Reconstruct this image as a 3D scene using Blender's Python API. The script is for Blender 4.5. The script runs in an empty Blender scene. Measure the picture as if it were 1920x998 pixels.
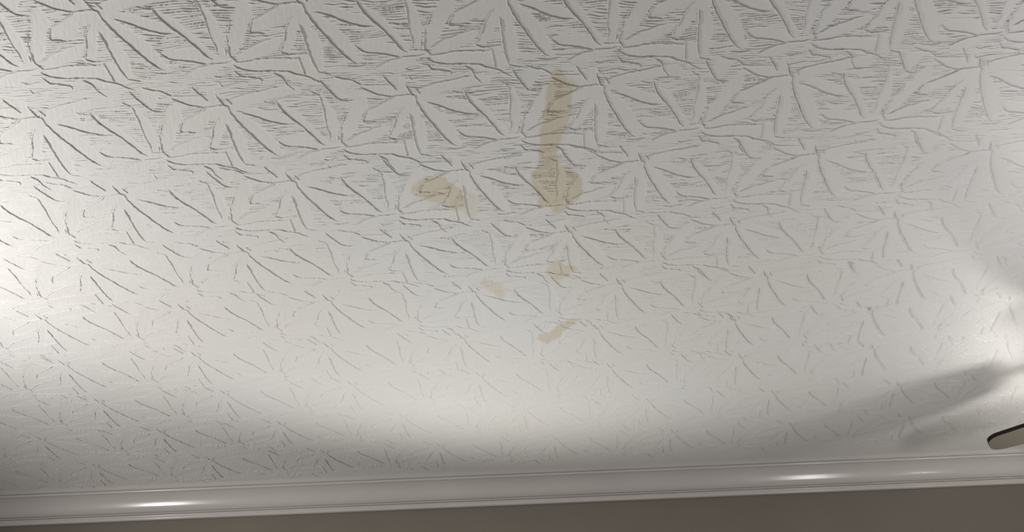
import bpy, bmesh, math
import numpy as np
from mathutils import Vector, Matrix

C = bpy.context.scene.collection
scene = bpy.context.scene

# ------------------------------------------------------------------ camera, light, exposure
CEIL = 2.60                      # ceiling height
H = 1.50                         # lens to ceiling
cam_data = bpy.data.cameras.new('camera')
cam_data.sensor_width = 36.0
cam_data.lens = 26.25
cam_data.clip_start = 0.02
cam = bpy.data.objects.new('camera', cam_data)
C.objects.link(cam)
cam.matrix_world = (Matrix.Translation((0, 0, CEIL - H))
                    @ Matrix.Rotation(math.radians(90 + 45.33764), 4, 'X')
                    @ Matrix.Rotation(math.radians(-2.3896), 4, 'Z'))
scene.camera = cam

scene.view_settings.view_transform = 'Standard'
scene.view_settings.look = 'None'
scene.view_settings.gamma = 1.0
scene.view_settings.use_curve_mapping = False
scene.view_settings.exposure = 0.14

world = bpy.data.worlds.new('room_fill')
scene.world = world
world.use_nodes = True
world.node_tree.nodes['Background'].inputs[0].default_value = (1.0, 0.97, 0.94, 1)
world.node_tree.nodes['Background'].inputs[1].default_value = 0.13

def lamp(name, kind, loc, energy, color, size, aim=None, **kw):
    d = bpy.data.lights.new(name, kind)
    d.energy = energy; d.color = color
    if kind == 'AREA':
        d.size = size
    else:
        d.shadow_soft_size = size
    for k, v in kw.items():
        setattr(d, k, v)
    o = bpy.data.objects.new(name, d); C.objects.link(o)
    o.location = loc
    if aim is not None:
        o.rotation_euler = (Vector(aim) - Vector(loc)).to_track_quat('-Z', 'Y').to_euler()
    return o

# a shaded uplighter by the wall below the frame, and two shaded lamps just outside the frame, left and right
K = H * H * 4 * math.pi ** 2 / 0.80
lamp('wall_uplighter', 'SPOT', (-0.15 * H, 1.64 * H, CEIL - 0.85 * H), 0.31 * K, (1.0, 0.99, 0.95), 0.015,
     aim=(0.18 * H, -0.40 * H, CEIL), spot_size=math.radians(147), spot_blend=0.45)
lamp('left_lamp_light', 'SPOT', (-1.45 * H, 0.75 * H, CEIL - 0.55 * H), 0.61 * K, (1.0, 0.975, 0.96), 0.04,
     aim=(0.50 * H, 1.00 * H, CEIL), spot_size=math.radians(170), spot_blend=1.0)
lamp('right_lamp_light', 'POINT', (1.17 * H, 0.75 * H, CEIL - 0.60 * H), 0.15 * K, (1.0, 0.965, 0.975), 0.09)
FAN_LIGHT = 210.0
FAN_HUB = (1.956, 1.922)

# ------------------------------------------------------------------ helpers
def material(name, color, rough=0.5, spec=0.5, emit=None, strength=0, metal=0.0):
    m = bpy.data.materials.new(name); m.use_nodes = True
    b = m.node_tree.nodes['Principled BSDF']
    b.inputs['Base Color'].default_value = (*color, 1)
    b.inputs['Roughness'].default_value = rough
    b.inputs['Specular IOR Level'].default_value = spec
    b.inputs['Metallic'].default_value = metal
    if emit:
        b.inputs['Emission Color'].default_value = (*emit, 1)
        b.inputs['Emission Strength'].default_value = strength
    return m

def mottled(name, color, rough, scale, amount, bump, spec=0.5):
    """paint: base colour with a faint mottle and a faint roller bump"""
    m = material(name, color, rough, spec)
    nt = m.node_tree; b = nt.nodes['Principled BSDF']
    tc = nt.nodes.new('ShaderNodeTexCoord')
    nz = nt.nodes.new('ShaderNodeTexNoise'); nz.inputs['Scale'].default_value = scale
    nz.inputs['Detail'].default_value = 4
    nt.links.new(tc.outputs['Object'], nz.inputs['Vector'])
    rp = nt.nodes.new('ShaderNodeValToRGB')
    rp.color_ramp.elements[0].position = 0.3; rp.color_ramp.elements[1].position = 0.7
    rp.color_ramp.elements[0].color = (*[c * (1 - amount) for c in color], 1)
    rp.color_ramp.elements[1].color = (*[min(1, c * (1 + amount)) for c in color], 1)
    nt.links.new(nz.outputs['Fac'], rp.inputs['Fac'])
    nt.links.new(rp.outputs['Color'], b.inputs['Base Color'])
    n2 = nt.nodes.new('ShaderNodeTexNoise'); n2.inputs['Scale'].default_value = scale * 30
    nt.links.new(tc.outputs['Object'], n2.inputs['Vector'])
    bp = nt.nodes.new('ShaderNodeBump'); bp.inputs['Strength'].default_value = bump
    bp.inputs['Distance'].default_value = 0.001
    nt.links.new(n2.outputs['Fac'], bp.inputs['Height'])
    nt.links.new(bp.outputs['Normal'], b.inputs['Normal'])
    return m

def obj(name, bm, mat, parent=None, smooth=None):
    me = bpy.data.meshes.new(name)
    bmesh.ops.recalc_face_normals(bm, faces=bm.faces)
    bm.to_mesh(me); bm.free()
    me.materials.append(mat)
    if smooth is not None:
        for p in me.polygons:
            p.use_smooth = True
        me.set_sharp_from_angle(angle=math.radians(smooth))
    o = bpy.data.objects.new(name, me); C.objects.link(o)
    if parent:
        o.parent = parent
    return o

def lathe(bm, prof, n=48, center=(0, 0)):
    rings = []
    for r, z in prof:
        if r < 1e-5:
            rings.append([bm.verts.new((center[0], center[1], z))])
        else:
            rings.append([bm.verts.new((center[0] + r * math.cos(2 * math.pi * k / n),
                                        center[1] + r * math.sin(2 * math.pi * k / n), z)) for k in range(n)])
    for a, b in zip(rings, rings[1:]):
        for k in range(n):
            k2 = (k + 1) % n
            if len(a) == 1 and len(b) == 1: continue
            if len(a) == 1: bm.faces.new((a[0], b[k], b[k2]))
            elif len(b) == 1: bm.faces.new((a[k], b[0], a[k2]))
            else: bm.faces.new((a[k], b[k], b[k2], a[k2]))

def box(bm, lo, hi):
    vs = [bm.verts.new((x, y, z)) for x in (lo[0], hi[0]) for y in (lo[1], hi[1]) for z in (lo[2], hi[2])]
    for f in ((0, 1, 3, 2), (4, 6, 7, 5), (0, 4, 5, 1), (2, 3, 7, 6), (0, 2, 6, 4), (1, 5, 7, 3)):
        bm.faces.new([vs[i] for i in f])

def slab(bm, outline, z0, z1):
    """prism from a 2-D outline"""
    lo = [bm.verts.new((x, y, z0)) for x, y in outline]
    hi = [bm.verts.new((x, y, z1)) for x, y in outline]
    bm.faces.new(lo[::-1]); bm.faces.new(hi)
    n = len(outline)
    for k in range(n):
        bm.faces.new((lo[k], lo[(k + 1) % n], hi[(k + 1) % n], hi[k]))

# ------------------------------------------------------------------ the rolled plaster pattern
# One repeat of the roller: u runs along a pass, v across it (both in repeat widths).
# STROKES: raised plaster lines [height, crisp or dashed, points]; LEAVES: smooth leaf faces;
# STAINS: damp stains; PASSES: where each roller pass lies on the ceiling.
STROKES = [
    [1.2,"c",[[0.2583,-0.0023],[0.2616,0.0066],[0.2686,0.0419],[0.2958,0.0849],[0.3239,0.1225],[0.3574,0.1639],[0.3909,0.2122],[0.4149,0.2511],[0.4345,0.2808],[0.4552,0.2929]]],
    [0.7,"c",[[0.1915,-0.0063],[0.221,0.0041],[0.2563,0.0092]]],
    [1,"d",[[0.4917,-0.0255],[0.4939,0.0322],[0.4936,0.0791],[0.49,0.1326],[0.4885,0.1628],[0.4924,0.2122],[0.4913,0.2684]]],
    [0.8,"c",[[0.4511,-0.0506],[0.473,-0.0351],[0.4917,-0.0255]]],
    [0.9,"d",[[0.611,0.092],[0.589,0.1326],[0.5697,0.1617],[0.5605,0.1978],[0.5383,0.2274],[0.5285,0.2707]]],
    [1,"c",[[0.2013,0.2472],[0.2264,0.274],[0.2575,0.2856],[0.3104,0.294],[0.358,0.3034],[0.4161,0.3192]]],
    [0.8,"c",[[0.4161,0.3192],[0.4595,0.3142],[0.5025,0.3137],[0.5459,0.3036]]],
    [0.9,"c",[[0.2825,0.3725],[0.3222,0.3509],[0.3558,0.3355],[0.3942,0.325],[0.4241,0.3204]]],
    [1.2,"c",[[-0.0446,-0.0637],[-0.0354,-0.0232],[-0.0261,0.0004],[-0.007,0.0103],[-0.0038,0.0426],[0.0111,0.085],[0.0309,0.1314],[0.0567,0.1758],[0.0826,0.2239],[0.1188,0.2799],[0.147,0.317],[0.1821,0.3432]]],
    [0.9,"c",[[0.1317,0.3582],[0.1965,0.3624],[0.2408,0.3522]]],
    [1,"c",[[0.0563,0.0552],[0.0907,0.0692],[0.14,0.0901],[0.179,0.1135],[0.2194,0.1263],[0.2703,0.1403],[0.3171,0.142]]],
    [0.9,"c",[[0.0179,-0.0228],[0.0429,-0.0384],[0.0849,-0.05],[0.1573,-0.0654],[0.188,-0.0692],[0.2599,-0.0845],[0.3157,-0.0912]]],
    [0.6,"c",[[0.269,-0.0188],[0.315,-0.0218],[0.3558,-0.025]]],
    [1.1,"c",[[-0.0506,0.1171],[-0.0498,0.1659],[-0.0489,0.2343],[-0.0463,0.2916],[-0.0392,0.3373],[-0.0292,0.3839]]],
    [0.7,"c",[[-0.0292,0.3839],[-0.003,0.3923],[0.0341,0.4013]]],
    [0.9,"c",[[-0.0006,-0.0354],[0.0096,-0.0176],[0.0178,-0.0026]]],
    [1,"c",[[0.5171,-0.1137],[0.5306,-0.0796],[0.5446,-0.0563],[0.5732,-0.0093],[0.598,0.0112],[0.659,0.0199]]],
    [1,"c",[[-0.028,0.0023],[-0.0639,0.0029],[-0.1213,0.0103],[-0.144,0.0241],[-0.1835,0.045],[-0.2286,0.067],[-0.2795,0.0906]]],
    [0.9,"c",[[-0.2795,0.0906],[-0.2943,0.1137],[-0.3087,0.1432],[-0.299,0.153],[-0.2653,0.1553],[-0.2347,0.1603]]],
    [1,"d",[[-0.0771,0.0737],[-0.1087,0.1107],[-0.1343,0.1576],[-0.1624,0.2178],[-0.188,0.2603]]],
    [0.9,"c",[[-0.188,0.2603],[-0.176,0.2687],[-0.1535,0.2785],[-0.105,0.2772],[-0.0499,0.2661]]],
    [1.1,"c",[[-0.2805,-0.0539],[-0.2508,-0.0366],[-0.2046,-0.0106],[-0.1659,0.0017],[-0.1213,0.0103]]],
    [0.7,"c",[[-0.275,-0.0695],[-0.2348,-0.0686],[-0.1797,-0.0663],[-0.1445,-0.0652],[-0.13,-0.0614]]],
    [1,"c",[[-0.4087,-0.1285],[-0.3716,-0.115],[-0.3193,-0.1005],[-0.2884,-0.0788],[-0.2773,-0.0707]]],
    [1.1,"c",[[-0.1517,-0.1122],[-0.1324,-0.0774],[-0.116,-0.0537],[-0.0971,-0.0297]]],
    [0.9,"c",[[-0.4176,0.2705],[-0.39,0.2532],[-0.342,0.226],[-0.2974,0.2152],[-0.2516,0.1963],[-0.2076,0.1868]]],
    [0.9,"c",[[-0.4287,0.3116],[-0.3794,0.3085],[-0.3127,0.2981],[-0.2584,0.2953],[-0.1139,0.3003]]],
    [1,"c",[[-0.4507,0.3264],[-0.4353,0.3438],[-0.3896,0.3601],[-0.3474,0.3676],[-0.2715,0.3701],[-0.2392,0.3722]]],
    [0.9,"c",[[-0.1071,0.2911],[-0.1075,0.3299],[-0.1053,0.3627],[-0.1025,0.3993]]],
    [1,"c",[[-0.2392,0.3722],[-0.1855,0.3771],[-0.1445,0.3945],[-0.0922,0.4113],[-0.0518,0.4361],[-0.0183,0.4539]]],
    [1,"c",[[-0.2603,0.384],[-0.2287,0.4075],[-0.2136,0.4489],[-0.1817,0.492]]],
    [1,"c",[[-0.4601,0.3586],[-0.448,0.3793],[-0.4342,0.3922],[-0.3973,0.3994],[-0.3396,0.4134],[-0.3433,0.4333]]],
    [0.7,"c",[[-0.5721,0.384],[-0.55,0.3956],[-0.5155,0.3879],[-0.4841,0.3821]]],
    [0.7,"c",[[-0.5621,0.425],[-0.5537,0.4493],[-0.5218,0.4427],[-0.4871,0.4356],[-0.448,0.4329]]],
    [1,"c",[[-0.4428,0.2118],[-0.4546,0.268],[-0.4447,0.2847],[-0.4287,0.3116]]],
]
LEAVES = [
    [[0.2621,0.0009],[0.2998,0.038],[0.344,0.0642],[0.377,0.1077],[0.4049,0.1577],[0.436,0.2087],[0.4833,0.2679],[0.4552,0.2929],[0.4345,0.2808],[0.3909,0.2122],[0.3574,0.1639],[0.3239,0.1225],[0.2958,0.0849],[0.2686,0.0419]],
    [[0.4951,-0.0224],[0.5169,-0.0011],[0.5404,0.0466],[0.5488,0.0943],[0.5519,0.1484],[0.544,0.2154],[0.5285,0.2707],[0.4913,0.2684],[0.4937,0.1631],[0.4936,0.0791],[0.4948,0.0149]],
    [[-0.3355,0.0188],[-0.3121,-0.0088],[-0.2725,-0.0294],[-0.2609,0.0178],[-0.2695,0.0644],[-0.2966,0.0985],[-0.3391,0.1565],[-0.3515,0.1928],[-0.4006,0.2525],[-0.4268,0.2763],[-0.4507,0.2619],[-0.4428,0.2118],[-0.4066,0.1521],[-0.385,0.1108],[-0.3477,0.0415]],
    [[0.2016,0.244],[0.2364,0.2243],[0.2946,0.2248],[0.3892,0.237],[0.4199,0.2577],[0.4393,0.2906],[0.4162,0.318],[0.358,0.3034],[0.2785,0.2901],[0.2266,0.2722]],
    [[-0.007,0.0103],[0.0166,0.0439],[0.0603,0.0643],[0.1022,0.1027],[0.1343,0.1409],[0.1701,0.1984],[0.1914,0.2497],[0.195,0.2944],[0.2214,0.3282],[0.198,0.3462],[0.1822,0.3419],[0.147,0.317],[0.1188,0.2799],[0.0826,0.2239],[0.0567,0.1758],[0.0309,0.1314],[0.0111,0.085],[-0.0038,0.0426]],
    [[0.0567,0.0523],[0.0909,0.0251],[0.1418,0.0283],[0.1858,0.0486],[0.2458,0.067],[0.2953,0.0908],[0.3178,0.1342],[0.2704,0.1391],[0.2195,0.1251],[0.179,0.1135],[0.14,0.0901],[0.0907,0.0692]],
    [[0.0179,-0.0228],[0.0429,-0.0384],[0.0849,-0.05],[0.1573,-0.0654],[0.2599,-0.0845],[0.3157,-0.0912],[0.3952,-0.082],[0.4087,-0.0587],[0.3871,-0.0374],[0.3157,-0.0303],[0.2539,-0.0198],[0.1766,-0.0101],[0.1139,0.0033],[0.0698,0.0297],[0.0166,0.0439],[-0.007,0.0103]],
    [[-0.0485,0.1203],[0.0038,0.1387],[0.0268,0.1831],[0.0275,0.2392],[0.0197,0.3217],[0.0041,0.3795],[-0.0292,0.3839],[-0.0392,0.3373],[-0.0463,0.2916],[-0.0489,0.2343],[-0.0498,0.1659]],
    [[-0.064,0.0041],[-0.0058,0.0077],[-0.0074,0.0752],[0.0214,0.131],[-0.0459,0.1268],[-0.0852,0.0762],[-0.1276,0.0498]],
    [[-0.0908,0.0788],[-0.0519,0.1143],[-0.0771,0.1613],[-0.0956,0.1972],[-0.1269,0.2453],[-0.1467,0.2693],[-0.1753,0.2643],[-0.1849,0.2573],[-0.1598,0.2179],[-0.1317,0.1578],[-0.1087,0.1107]],
    [[-0.0282,0.0034],[-0.1215,0.0121],[-0.1442,0.0252],[-0.2288,0.0682],[-0.2799,0.0924],[-0.302,0.1406],[-0.2366,0.1418],[-0.1746,0.1155],[-0.1183,0.089],[-0.0741,0.071],[-0.0518,0.0252]],
    [[-0.2756,-0.0667],[-0.18,-0.0646],[-0.111,-0.0534],[-0.0728,-0.0052],[-0.1211,0.0092],[-0.1657,0.0006],[-0.2041,-0.0135],[-0.2503,-0.0394]],
    [[-0.4247,-0.124],[-0.3722,-0.1122],[-0.3199,-0.0977],[-0.346,-0.0683],[-0.3753,-0.0244],[-0.3964,0.0032],[-0.4407,-0.0516]],
    [[-0.4176,0.2705],[-0.39,0.2532],[-0.2974,0.2152],[-0.2076,0.1868],[-0.1558,0.1933],[-0.1829,0.229],[-0.2303,0.2575],[-0.2825,0.2795],[-0.3788,0.3053],[-0.4287,0.3116]],
    [[-0.4293,0.3148],[-0.3794,0.3085],[-0.3131,0.3],[-0.2587,0.2972],[-0.1211,0.3128],[-0.1085,0.3363],[-0.1045,0.3825],[-0.1639,0.3786],[-0.2715,0.3701],[-0.3472,0.3663],[-0.3896,0.3601],[-0.4353,0.3438]],
    [[-0.1044,0.2913],[-0.0636,0.2876],[-0.0512,0.3141],[-0.0342,0.3872],[-0.0613,0.4254],[-0.1019,0.4026],[-0.107,0.3626]],
    [[-0.24,0.3768],[-0.1654,0.3884],[-0.0622,0.4321],[-0.1207,0.4552],[-0.1896,0.437],[-0.2233,0.4079]],
    [[0.2823,0.3745],[0.3558,0.3355],[0.4241,0.3204],[0.4916,0.3162],[0.5342,0.3285],[0.4853,0.3352],[0.4353,0.3613],[0.4067,0.3857],[0.3511,0.4019],[0.3027,0.3922]],
    [[0.4393,0.2906],[0.5467,0.2845],[0.5508,0.3167],[0.4268,0.3218]],
    [[-0.089,-0.0972],[-0.0459,-0.1001],[-0.0417,-0.0434],[-0.0273,-0.0023],[-0.0728,-0.0052],[-0.0971,-0.0297]],
]
STAINS = [
    [1.0,[[0.0737,0.5774],[0.0813,0.5742],[0.089,0.5767],[0.0944,0.5899],[0.0965,0.5958],[0.1053,0.608],[0.1067,0.623],[0.1066,0.6569],[0.1042,0.6662],[0.0978,0.6804],[0.0926,0.6948],[0.0859,0.7077],[0.0839,0.7149],[0.0849,0.7354],[0.0865,0.7476],[0.0981,0.757],[0.1055,0.7698],[0.1158,0.7776],[0.1249,0.789],[0.1264,0.8113],[0.1219,0.83],[0.112,0.8468],[0.1002,0.852],[0.0761,0.8547],[0.0641,0.8501],[0.0492,0.8415],[0.0448,0.8277],[0.0421,0.7993],[0.0424,0.7683],[0.0482,0.7509],[0.0484,0.7249],[0.054,0.715],[0.0568,0.7001],[0.0555,0.688],[0.0623,0.6642],[0.0596,0.6483],[0.0635,0.63],[0.0661,0.6032],[0.0724,0.586]]],
    [0.9,[[-0.1408,0.7744],[-0.1276,0.7724],[-0.1126,0.7732],[-0.1001,0.7779],[-0.0942,0.785],[-0.0851,0.7924],[-0.0799,0.7955],[-0.0791,0.8138],[-0.0783,0.8339],[-0.0781,0.8456],[-0.0857,0.8422],[-0.097,0.8431],[-0.1101,0.8395],[-0.1206,0.8331],[-0.1292,0.8297],[-0.1377,0.8263],[-0.1437,0.8203],[-0.1586,0.8152],[-0.1667,0.8091],[-0.1637,0.7938],[-0.1545,0.7805]]],
    [0.4,[[-0.0751,0.8055],[-0.068,0.813],[-0.0571,0.815],[-0.0521,0.8238],[-0.053,0.8382],[-0.0575,0.8571],[-0.0647,0.8641],[-0.0758,0.8605],[-0.08,0.8484],[-0.08,0.8266]]],
    [0.6,[[-0.0529,1.0165],[-0.0378,1.0274],[-0.0188,1.0335],[-0.0177,1.0514],[-0.0147,1.0645],[-0.0222,1.0757],[-0.0379,1.0682],[-0.05,1.0597],[-0.0614,1.0436],[-0.0642,1.0308]]],
    [0.75,[[0.0736,0.9874],[0.0907,0.9848],[0.1011,0.9938],[0.1201,0.9986],[0.1222,1.0084],[0.1121,1.0189],[0.0983,1.028],[0.0809,1.0282],[0.0703,1.0164],[0.0668,1.0015]]],
    [0.85,[[0.108,1.1475],[0.119,1.144],[0.1292,1.146],[0.1295,1.1544],[0.1214,1.1638],[0.1087,1.1758],[0.0902,1.1949],[0.0752,1.2057],[0.0638,1.2183],[0.0505,1.2159],[0.0439,1.2066],[0.0468,1.1921],[0.0562,1.1826],[0.0749,1.1737],[0.0935,1.162]]],
]
PASSES = {
    0: [[1.99436,3.53046,-0.01382],[0.45891,0.08616,0.02028,0.0]],
    1: [[2.50637,3.46589,-0.00015],[0.60844,0.08877,0.00387,0.00995]],
    2: [[2.26166,3.42502,-9e-05],[0.75612,0.08669,0.00141,0.02901]],
    3: [[2.67387,3.38039,-0.02726],[0.90755,0.08339,-0.00027,0.02478]],
    4: [[3.31465,3.52419,-0.01511],[1.0512,0.08215,-0.00352,0.01278]],
    5: [[3.44256,3.57323,-0.01166],[1.18605,0.08086,-0.02335,0.0]],
    6: [[3.33784,3.51522,-0.02236],[1.31822,0.07977,-0.02851,0.0]],
    7: [[3.00316,3.49169,-0.02252],[1.4564,0.0722,-0.02069,0.0]],
}
BAND = 0.305                     # distance between the two rows of leaf hearts in one pass
WALL_Y = 1.7934 * H
TILE_V0, TILE_V1 = -0.16, 0.53
TW = 900
TH = int(TW * (TILE_V1 - TILE_V0))
rng = np.random.RandomState(7)

def vnoise(x, y, seed):
    """smooth value noise in 0..1"""
    r = np.random.RandomState(seed).rand(256, 256)
    xi = np.floor(x).astype(np.int64); yi = np.floor(y).astype(np.int64)
    fx = x - xi; fy = y - yi
    fx = fx * fx * (3 - 2 * fx); fy = fy * fy * (3 - 2 * fy)
    x0 = xi & 255; x1 = (xi + 1) & 255; y0 = yi & 255; y1 = (yi + 1) & 255
    return (r[y0, x0] * (1 - fx) + r[y0, x1] * fx) * (1 - fy) + (r[y1, x0] * (1 - fx) + r[y1, x1] * fx) * fy

def smooth_line(P, step=0.006):
    """Catmull-Rom through the points"""
    P = np.asarray(P, float)
    Q = np.vstack([2 * P[0] - P[1], P, 2 * P[-1] - P[-2]])
    out = []
    for i in range(1, len(Q) - 2):
        n = max(2, int(np.linalg.norm(Q[i + 1] - Q[i]) / step))
        t = np.linspace(0, 1, n, endpoint=False)[:, None]
        a, b, c, d = Q[i - 1], Q[i], Q[i + 1], Q[i + 2]
        out.append(0.5 * (2 * b + (c - a) * t + (2 * a - 5 * b + 4 * c - d) * t ** 2 + (3 * b - a - 3 * c + d) * t ** 3))
    out.append(P[-1:])
    return np.vstack(out)

def tile_rasters():
    uu = (np.arange(TW) + 0.5) / TW
    vv = TILE_V0 + (np.arange(TH) + 0.5) / TW
    line = np.zeros((TH, TW), np.float32)
    leaf = np.zeros((TH, TW), np.float32)
    crease = np.zeros((TH, TW), np.float32)
    S = 0.0021                                   # half width of a raised line
    for si, (amp, kind, pts) in enumerate(STROKES):
        P = smooth_line(pts)
        # a hand-made edge wanders a little
        w = 0.0022
        P = P + np.c_[vnoise(P[:, 0] * 60, P[:, 1] * 60, 31 + si) - .5, vnoise(P[:, 0] * 60, P[:, 1] * 60, 77 + si) - .5] * 2 * w
        L = np.r_[0, np.cumsum(np.linalg.norm(np.diff(P, axis=0), axis=1))]
        for sh in (-1, 0, 1):
            for i in range(len(P) - 1):
                a = P[i] + (sh, 0); b = P[i + 1] + (sh, 0)
                m = 4 * S
                c0 = int((min(a[0], b[0]) - m) * TW); c1 = int((max(a[0], b[0]) + m) * TW) + 2
                r0 = int((min(a[1], b[1]) - m - TILE_V0) * TW); r1 = int((max(a[1], b[1]) + m - TILE_V0) * TW) + 2
                c0, c1 = max(c0, 0), min(c1, TW); r0, r1 = max(r0, 0), min(r1, TH)
                if c0 >= c1 or r0 >= r1: continue
                X, Y = np.meshgrid(uu[c0:c1], vv[r0:r1])
                d = b - a; ll = d @ d + 1e-12
                t = np.clip(((X - a[0]) * d[0] + (Y - a[1]) * d[1]) / ll, 0, 1)
                dist = np.hypot(X - a[0] - t * d[0], Y - a[1] - t * d[1])
                s = L[i] / L[-1]
                fade = min(1, s / 0.10 + 0.45) * min(1, (1 - s) / 0.16 + 0.15)
                vary = 0.72 + 0.5 * vnoise(np.array([L[i] * 45.0]), np.array([si * 3.7]), 5)[0]
                if kind == 'd':
                    vary *= 0.30 + 0.85 * vnoise(np.array([L[i] * 85.0]), np.array([si * 1.3]), 9)[0]
                g = amp * fade * vary * np.exp(-(dist / S) ** 2)
                np.maximum(line[r0:r1, c0:c1], g, out=line[r0:r1, c0:c1])
                # groove added on the side away from the far wall, to darken the line
                nrm = np.array([-d[1], d[0]]) / math.sqrt(ll)
                if nrm @ (0.45, -0.89) < 0: nrm = -nrm
                dc = np.hypot(X - nrm[0] * 0.0040 - a[0] - t * d[0], Y - nrm[1] * 0.0040 - a[1] - t * d[1])
                g = amp * fade * vary * np.exp(-(dc / S) ** 2)
                np.maximum(crease[r0:r1, c0:c1], g, out=crease[r0:r1, c0:c1])
    for pts in LEAVES:
        P = np.array(pts)
        for sh in (-1, 0, 1):
            Q = P + (sh, 0)
            if Q[:, 0].max() < 0 or Q[:, 0].min() > 1: continue
            X, Y = np.meshgrid(uu, vv)
            inside = np.zeros(X.shape, bool)
            for (x0, y0), (x1, y1) in zip(Q, np.roll(Q, -1, 0)):
                cr = (y0 > Y) != (y1 > Y)
                if not cr.any(): continue
                xs = x0 + (Y - y0) * (x1 - x0) / (y1 - y0 + 1e-12)
                inside ^= cr & (X < xs)
            leaf[inside] = 1
    def blur(a, n):
        for _ in range(2):
            k = np.ones(n) / n
            a = np.apply_along_axis(lambda r: np.convolve(np.r_[r[-n:], r, r[:n]], k, 'same')[n:-n], 1, a)
            a = np.apply_along_axis(lambda r: np.convolve(np.pad(r, n, 'edge'), k, 'same')[n:-n], 0, a)
        return a
    leaf = blur(leaf, 13).astype(np.float32)
    return line - 0.75 * crease * (1 - np.clip(line, 0, 1) ** 2), leaf

LINE, LEAF = tile_rasters()

def sample(img, u, v):
    x = (u % 1.0) * TW - 0.5
    y = np.clip((v - TILE_V0) * TW - 0.5, 0, TH - 1.001)
    xi = np.floor(x).astype(np.int64); yi = y.astype(np.int64)
    fx = (x - xi).astype(np.float32); fy = (y - yi).astype(np.float32)
    x0 = xi % TW; x1 = (xi + 1) % TW
    val = (img[yi, x0] * (1 - fx) + img[yi, x1] * fx) * (1 - fy) + (img[yi + 1, x0] * (1 - fx) + img[yi + 1, x1] * fx) * fy
    return np.where((v > TILE_V0) & (v < TILE_V1 - 0.003), val, 0)

def relief(x, y):
    """height of the plaster below the ceiling plane, in metres, at ceiling points x, y (metres)"""
    ph = math.radians(-0.926)
    gx = (x * math.cos(ph) + y * math.sin(ph)) / H
    gy = (-x * math.sin(ph) + y * math.cos(ph)) / H
    best = np.full(x.shape, 9.0); mask = np.zeros(x.shape); bu = np.zeros(x.shape); bv = np.zeros(x.shape)
    ln = np.zeros(x.shape)
    for k, (cu, cy) in sorted(PASSES.items()):
        y0 = cy[0] + cy[2] * gx + cy[3] * gx * gx
        V = (gy - y0) / cy[1]
        v = V * BAND
        near = (v > TILE_V0) & (v < TILE_V1)
        if not near.any(): continue
        u = cu[0] + cu[1] * gx + cu[2] * V
        m = np.zeros(x.shape); l = np.zeros(x.shape)
        m[near] = sample(LEAF, u[near], v[near]); l[near] = sample(LINE, u[near], v[near])
        edge = np.abs(v - BAND / 2)
        own = edge < best
        best[own] = edge[own]; mask[own] = m[own]; bu[own] = u[own] + 17.3 * k; bv[own] = v[own] + 3.1 * k
        fade = np.clip((0.36 - edge) / 0.06, 0, 1)
        l = l * fade
        ln = np.where(np.abs(l) > np.abs(ln), l, ln)      # raised lip with its added shade groove
    joint = np.clip((best - 0.165) / 0.05, 0, 1)          # where two passes meet: finer, fainter, messier
    # combed plaster between the leaves: broken, wavering ridges running along the pass
    wob = (vnoise(bu * 8, bv * 14, 11) - .5) * 1.7 + (vnoise(bu * 27, bv * 45, 12) - .5) * 0.6
    phase = bv / 0.0128 + wob + bu * 0.6
    row = np.floor(phase)
    width = 0.11 + 0.07 * vnoise(bu * 14 + row * 3.1, row * 5.3, 15)
    ridge = np.exp(-((phase - row - 0.58) / width) ** 2) - 0.75 * np.exp(-((phase - row - 0.36) / width) ** 2)  # second term: groove added to darken each comb on its room side
    brk = vnoise(bu * 15 + row * 7.31, row * 3.77, 13)
    brk = np.clip((brk - 0.24) / 0.28, 0, 1) * (0.40 + 1.0 * vnoise(bu * 9 + row * 1.7, row * 2.9, 14))
    reach = np.clip(1.15 - 1.9 * mask + 1.1 * (vnoise(bu * 3 + row * 5.9, row * 9.1, 16) - .5), 0, 1)
    comb_fade = 1 - 0.75 * np.clip((gy - 0.85 - 0.35 * np.clip(gx + 0.35, 0, 2)) / 0.35, 0, 1)   # fainter combing towards the wall on the left
    combs = ridge * brk * reach * (1 - 0.35 * joint) * comb_fade
    # veins brushed into the leaf faces, and a general trowel grain
    vein = vnoise(bu * 95 + bv * 30, bv * 26, 21) - .5
    vein2 = vnoise(bu * 190 - bv * 90, bv * 60, 22) - .5
    grain = vnoise(x * 260, y * 260, 23) - .5
    lump = vnoise(x * 22, y * 22, 24) - .5
    return (0.0029 * ln + 0.0027 * combs * (1 - 0.7 * np.clip(np.abs(ln), 0, 1)) + 0.00035 * mask * vein + 0.00012 * vein2
            + 0.00010 * grain + 0.0006 * lump + 0.0004 * (1 - mask))

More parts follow.
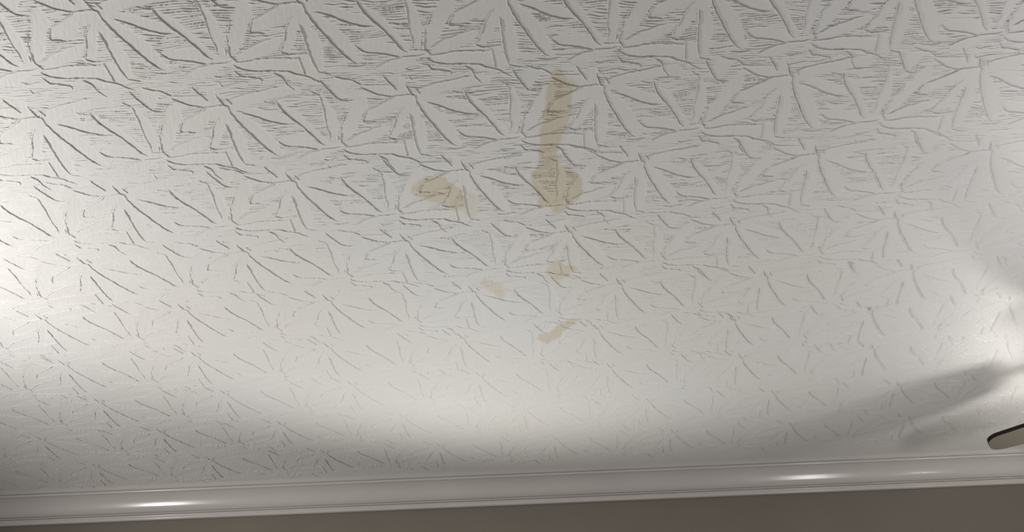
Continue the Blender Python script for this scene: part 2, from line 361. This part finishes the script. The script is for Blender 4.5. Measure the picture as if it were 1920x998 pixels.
def stain_at(x, y):
    """damp stains: 0 clean .. 1 stained"""
    px = x / H; py = y / H
    px = px + (vnoise(px * 45, py * 45, 41) - .5) * 0.012
    py = py + (vnoise(px * 45, py * 45, 42) - .5) * 0.016
    out = np.zeros(x.shape)
    for amp, pts in STAINS:
        P = np.array(pts)
        sel = (px > P[:, 0].min() - .03) & (px < P[:, 0].max() + .03) & (py > P[:, 1].min() - .03) & (py < P[:, 1].max() + .03)
        X = px[sel]; Y = py[sel]
        inside = np.zeros(X.shape, bool); dist = np.full(X.shape, 9.0)
        for a, b in zip(P, np.roll(P, -1, 0)):
            cr = (a[1] > Y) != (b[1] > Y)
            inside ^= cr & (X < a[0] + (Y - a[1]) * (b[0] - a[0]) / (b[1] - a[1] + 1e-12))
            d = b - a; t = np.clip(((X - a[0]) * d[0] + (Y - a[1]) * d[1]) / (d @ d + 1e-12), 0, 1)
            dist = np.minimum(dist, np.hypot(X - a[0] - t * d[0], Y - a[1] - t * d[1]))
        sd = np.where(inside, dist, -dist)
        val = amp * np.clip(sd / 0.006 + 0.5, 0, 1) * (0.88 + 0.24 * (vnoise(X * 30, Y * 30, 43) - .5))
        out[sel] = np.maximum(out[sel], val)
    return out

# roller passes beyond the eight measured ones carry on at the same spacing
PASSES[-1] = [[PASSES[0][0][0] + 0.31, 3.53, -0.014], [PASSES[0][1][0] - 0.150, 0.0862, 0.02, 0.0]]
PASSES[-2] = [[PASSES[0][0][0] + 0.84, 3.53, -0.014], [PASSES[0][1][0] - 0.300, 0.0862, 0.015, 0.0]]
PASSES[-3] = [[PASSES[0][0][0] + 0.12, 3.53, -0.014], [PASSES[0][1][0] - 0.450, 0.0862, 0.015, 0.0]]
PASSES[8] = [[PASSES[7][0][0] - 0.25, 3.50, -0.02], [PASSES[7][1][0] + 0.136, 0.0722, -0.015, 0.0]]

# ------------------------------------------------------------------ ceiling
def ceiling_material():
    m = material('painted_plaster', (0.80, 0.79, 0.765), 0.55, 0.25)
    nt = m.node_tree; b = nt.nodes['Principled BSDF']
    at = nt.nodes.new('ShaderNodeAttribute'); at.attribute_name = 'stain'
    nz = nt.nodes.new('ShaderNodeTexNoise'); nz.inputs['Scale'].default_value = 2.2; nz.inputs['Detail'].default_value = 3
    tc = nt.nodes.new('ShaderNodeTexCoord'); nt.links.new(tc.outputs['Object'], nz.inputs['Vector'])
    rp = nt.nodes.new('ShaderNodeValToRGB')
    rp.color_ramp.elements[0].position = 0.35; rp.color_ramp.elements[1].position = 0.65
    rp.color_ramp.elements[0].color = (0.800, 0.785, 0.750, 1); rp.color_ramp.elements[1].color = (0.800, 0.795, 0.775, 1)
    nt.links.new(nz.outputs['Fac'], rp.inputs['Fac'])
    mx = nt.nodes.new('ShaderNodeMix'); mx.data_type = 'RGBA'; mx.blend_type = 'MULTIPLY'
    mx.inputs['B'].default_value = (0.86, 0.785, 0.63, 1)
    nt.links.new(rp.outputs['Color'], mx.inputs['A'])
    nt.links.new(at.outputs['Fac'], mx.inputs['Factor'])
    nt.links.new(mx.outputs['Result'], b.inputs['Base Color'])
    return m

def build_ceiling():
    # fine where the room is seen from, coarser further out to the sides and overhead
    s = np.r_[np.linspace(-1.75, -1, 260, endpoint=False), np.linspace(-1, 1, 2320), np.linspace(1, 1.75, 261)[1:]]
    a = np.r_[np.linspace(math.atan2(1, 0.02), math.atan2(1, 0.40), 300, endpoint=False),
              np.linspace(math.atan2(1, 0.40), math.atan2(1, WALL_Y / H), 1540)]
    NX, NY = len(s), len(a)
    yv = H / np.tan(a)
    half = H * (0.683 + (yv / H - 0.437) * 0.514 + 0.03)
    X = half[:, None] * s[None, :] + 0.02 * H
    Y = np.repeat(yv[:, None], NX, 1)
    hgt = relief(X, Y)
    st = stain_at(X, Y)
    # the pattern dies into a flat margin at the outer border of the modelled field
    border = np.minimum(np.minimum(np.arange(NX)[None, :], np.arange(NX)[::-1][None, :]) / 6.0,
                        np.minimum(np.arange(NY)[:, None], 99) / 6.0)
    hgt = hgt * np.clip(border, 0, 1)
    co = np.empty((NY, NX, 3), np.float32)
    co[..., 0] = X; co[..., 1] = Y; co[..., 2] = CEIL - hgt
    idx = np.arange(NX * NY).reshape(NY, NX)
    quads = np.stack([idx[:-1, :-1], idx[1:, :-1], idx[1:, 1:], idx[:-1, 1:]], -1).reshape(-1, 4)   # faces look down
    # plain ceiling around the field
    R = 3.6
    ex = np.array([(-R, yv[0]), (-R, yv[-1]), (R, yv[0]), (R, yv[-1]), (-R, -2.2), (R, -2.2)])
    n0 = NX * NY
    exco = np.c_[ex, np.full(len(ex), CEIL)].astype(np.float32)
    def q(*p): return p
    extra = [(n0, n0 + 1, idx[-1, 0], idx[0, 0]), (idx[0, -1], idx[-1, -1], n0 + 3, n0 + 2),
             (n0 + 4, n0, idx[0, 0], idx[0, -1]), (n0 + 4, idx[0, -1], n0 + 2, n0 + 5)]
    allq = np.vstack([quads, np.array(extra)])
    allco = np.vstack([co.reshape(-1, 3), exco])
    me = bpy.data.meshes.new('ceiling')
    me.vertices.add(len(allco)); me.vertices.foreach_set('co', allco.ravel())
    me.loops.add(allq.size); me.loops.foreach_set('vertex_index', allq.ravel().astype(np.int32))
    me.polygons.add(len(allq))
    me.polygons.foreach_set('loop_start', (np.arange(len(allq)) * 4).astype(np.int32))
    me.update(calc_edges=True)
    me.shade_smooth()
    at = me.attributes.new('stain', 'FLOAT', 'POINT')
    at.data.foreach_set('value', np.r_[st.ravel(), np.zeros(len(exco))].astype(np.float32))
    me.materials.append(ceiling_material())
    o = bpy.data.objects.new('ceiling', me); C.objects.link(o)
    o['kind'] = 'structure'
    o['label'] = 'white plaster ceiling with a rolled leaf pattern and tan damp stains'
    o['category'] = 'ceiling'
    return o

build_ceiling()

# ------------------------------------------------------------------ wall and crown moulding
wall_paint = mottled('taupe_wall_paint', (0.215, 0.188, 0.155), 0.65, 3.0, 0.05, 0.05, 0.3)
bm = bmesh.new(); box(bm, (-3.6, WALL_Y, 0.0), (3.6, WALL_Y + 0.12, CEIL - 0.0))
w = obj('wall_back', bm, wall_paint)
w['kind'] = 'structure'; w['label'] = 'taupe painted wall below the white crown moulding'; w['category'] = 'wall'

def crown_profile():
    """(t, off): t runs along the slope from the ceiling edge to the wall edge, off stands out into the room"""
    pts = [(0.000, -0.002), (0.004, 0.0035), (0.014, 0.0052), (0.075, 0.0060), (0.088, 0.0052), (0.092, 0.0002), (0.104, 0.0002), (0.108, 0.0055)]
    for k in range(7):
        q = k / 6; pts.append((0.112 + 0.066 * q, 0.0062 + 0.0042 * math.sin(math.pi * (0.15 + 0.62 * q))))
    pts += [(0.188, 0.0040), (0.194, 0.0005)]
    for k in range(29):                                    # cyma: hollow above, swelling below
        q = k / 28
        tt = 0.200 + 0.545 * q
        c = (tt - 0.200) / 0.34 * math.pi if tt < 0.54 else math.pi + (tt - 0.54) / 0.23 * math.pi
        pts.append((tt, 0.0022 - (0.0042 if tt < 0.54 else 0.0032) * math.sin(c)))
    pts += [(0.746, 0.0010), (0.752, -0.0045), (0.768, -0.0045), (0.776, 0.0040), (0.786, 0.0058), (0.798, 0.0058), (0.808, 0.0040), (0.813, -0.0035), (0.828, -0.0035)]
    for k in range(14):
        q = k / 13; pts.append((0.832 + 0.160 * q, 0.0008 + 0.0012 * q + 0.0066 * max(0.0, math.sin(math.pi * max(0.0, (q - 0.22) / 0.80))) ** 0.9))
    pts += [(0.996, 0.001), (1.000, -0.003)]
    return pts

Y0, P = 1.7290 * H, 0.0644 * H
n = (-math.sqrt(0.5), -math.sqrt(0.5))
prof = [(Y0 + t * P + o * n[0], CEIL - t * P + o * n[1]) for t, o in crown_profile()]
prof = [(WALL_Y + 0.01, CEIL + 0.004), (Y0 - 0.002, CEIL + 0.004)] + prof + [(WALL_Y + 0.01, CEIL - P)]
bm = bmesh.new()
va = [bm.verts.new((-3.6, y, z)) for y, z in prof]; vb = [bm.verts.new((3.6, y, z)) for y, z in prof]
for k in range(len(prof)):
    k2 = (k + 1) % len(prof)
    bm.faces.new((va[k], vb[k], vb[k2], va[k2]))
bm.faces.new(va[::-1]); bm.faces.new(vb)
trim_paint = mottled('gloss_trim_paint', (0.63, 0.595, 0.56), 0.19, 5.0, 0.03, 0.01, 0.38)
t = obj('trim_1', bm, trim_paint, smooth=38)
t['kind'] = 'structure'; t['label'] = 'white glossy crown moulding between ceiling and taupe wall'; t['category'] = 'crown moulding'

# ------------------------------------------------------------------ ceiling fan
def ceiling_fan(hub):
    root = bpy.data.objects.new('ceiling_fan', None); C.objects.link(root)
    root.location = (hub[0], hub[1], CEIL)
    root['label'] = 'ceiling fan with a dark-edged blade tip reaching in above the crown moulding'
    root['category'] = 'ceiling fan'
    metal = material('bronze_metal', (0.09, 0.065, 0.05), 0.35, 0.5, metal=0.8)
    under = mottled('cream_blade_face', (0.26, 0.238, 0.185), 0.5, 8, 0.04, 0.02)
    edge = mottled('dark_brown_blade_edge', (0.012, 0.006, 0.006), 0.55, 20, 0.2, 0.03, 0.2)
    bm = bmesh.new(); lathe(bm, [(0, -0.001), (0.068, -0.001), (0.070, -0.010), (0.060, -0.035), (0.035, -0.055), (0.016, -0.060), (0, -0.060)])
    obj('canopy', bm, metal, root, 40)
    bm = bmesh.new(); lathe(bm, [(0, -0.055), (0.013, -0.055), (0.013, -0.150), (0, -0.150)], 24)
    obj('downrod', bm, metal, root, 40)
    bm = bmesh.new(); lathe(bm, [(0, -0.145), (0.035, -0.145), (0.085, -0.160), (0.105, -0.180), (0.105, -0.225), (0.090, -0.250), (0.060, -0.262), (0, -0.262)])
    obj('motor_housing', bm, metal, root, 40)
    r0, r1, wt = 0.17, 0.495, 0.0405
    out = [(r0, -0.044), (r0 + 0.06, -0.056), (r0 + 0.13, -0.057), (r1 - 0.115, -0.046), (r1 - 0.040, -wt)]
    for k in range(1, 9):
        a = math.pi / 2 * k / 9; out.append((r1 - 0.040 + 0.040 * math.sin(a), -wt + 0.032 - 0.032 * math.cos(a)))
    out += [(x, -y) for x, y in out[::-1]]
    for k in range(5):
        ang = math.radians(150.0 + 72 * k)
        M = Matrix.Rotation(ang, 4, 'Z') @ Matrix.Translation((0, 0, -0.222)) @ Matrix.Rotation(math.radians(FAN_PITCH), 4, 'X')
        bm = bmesh.new(); slab(bm, out, -0.0065, 0.0065)
        bl = obj('blade', bm, edge, root); bl.matrix_local = M
        bm = bmesh.new(); slab(bm, [(x * 0.9985 + 0.0005, y * 0.985) for x, y in out], -0.0073, -0.0060)
        f = obj('blade_underside', bm, under, bl); f['label'] = 'cream blade underside'
        bm = bmesh.new(); slab(bm, [(0.085, -0.012), (0.15, -0.010), (0.20, -0.030), (0.235, -0.026), (0.235, 0.026), (0.20, 0.030), (0.15, 0.010), (0.085, 0.012)], -0.0115, -0.0073)
        i = obj('blade_iron', bm, metal, root); i.matrix_local = M
    bm = bmesh.new(); lathe(bm, [(0, -0.262), (0.052, -0.262), (0.050, -0.280), (0.030, -0.296), (0, -0.300)])
    obj('bottom_cap', bm, metal, root, 40)
    bm = bmesh.new(); lathe(bm, [(0, -0.300), (0.016, -0.300), (0.018, -0.330), (0.018, -0.352), (0, -0.352)], 24)
    obj('lamp_socket', bm, metal, root, 40)
    glow = material('bulb_glow', (1, 1, 1), 0.4, 0.5, emit=(1.0, 0.985, 0.95), strength=FAN_LIGHT)
    bm = bmesh.new(); lathe(bm, [(0, -0.350), (0.013, -0.352), (0.016, -0.368), (0.027, -0.392), (0.031, -0.412), (0.027, -0.430), (0.014, -0.441), (0, -0.444)], 28)
    obj('bulb', bm, glow, root, 60)
    bm = bmesh.new(); lathe(bm, [(0, -0.447), (0.040, -0.446), (0.068, -0.425), (0.080, -0.372), (0.083, -0.372), (0.072, -0.428), (0.042, -0.452), (0, -0.453)], 40)
    for v in bm.verts: v.co.z += 0.21 * v.co.y * (v.co.z + 0.453) / 0.081       # unseen dish added to keep bulb light off the moulding, tipped down room-side
    obj('added_baffle', bm, metal, root, 40)
    for k in range(3):                                     # straps for the added dish
        a = math.radians(30 + 120 * k); c, s = math.cos(a), math.sin(a)
        p0 = Vector((0.040 * c, 0.040 * s, -0.285)); p1 = Vector((0.081 * c, 0.081 * s, -0.374 + 0.017 * s)); d = p1 - p0
        bm = bmesh.new()
        bmesh.ops.create_cone(bm, cap_ends=True, segments=10, radius1=0.0025, radius2=0.0025, depth=d.length,
                              matrix=Matrix.Translation((p0 + p1) / 2) @ d.to_track_quat('Z', 'Y').to_matrix().to_4x4())
        obj('added_baffle_strap', bm, metal, root, 40)
    return root

FAN_PITCH = 6.0
ceiling_fan(FAN_HUB)
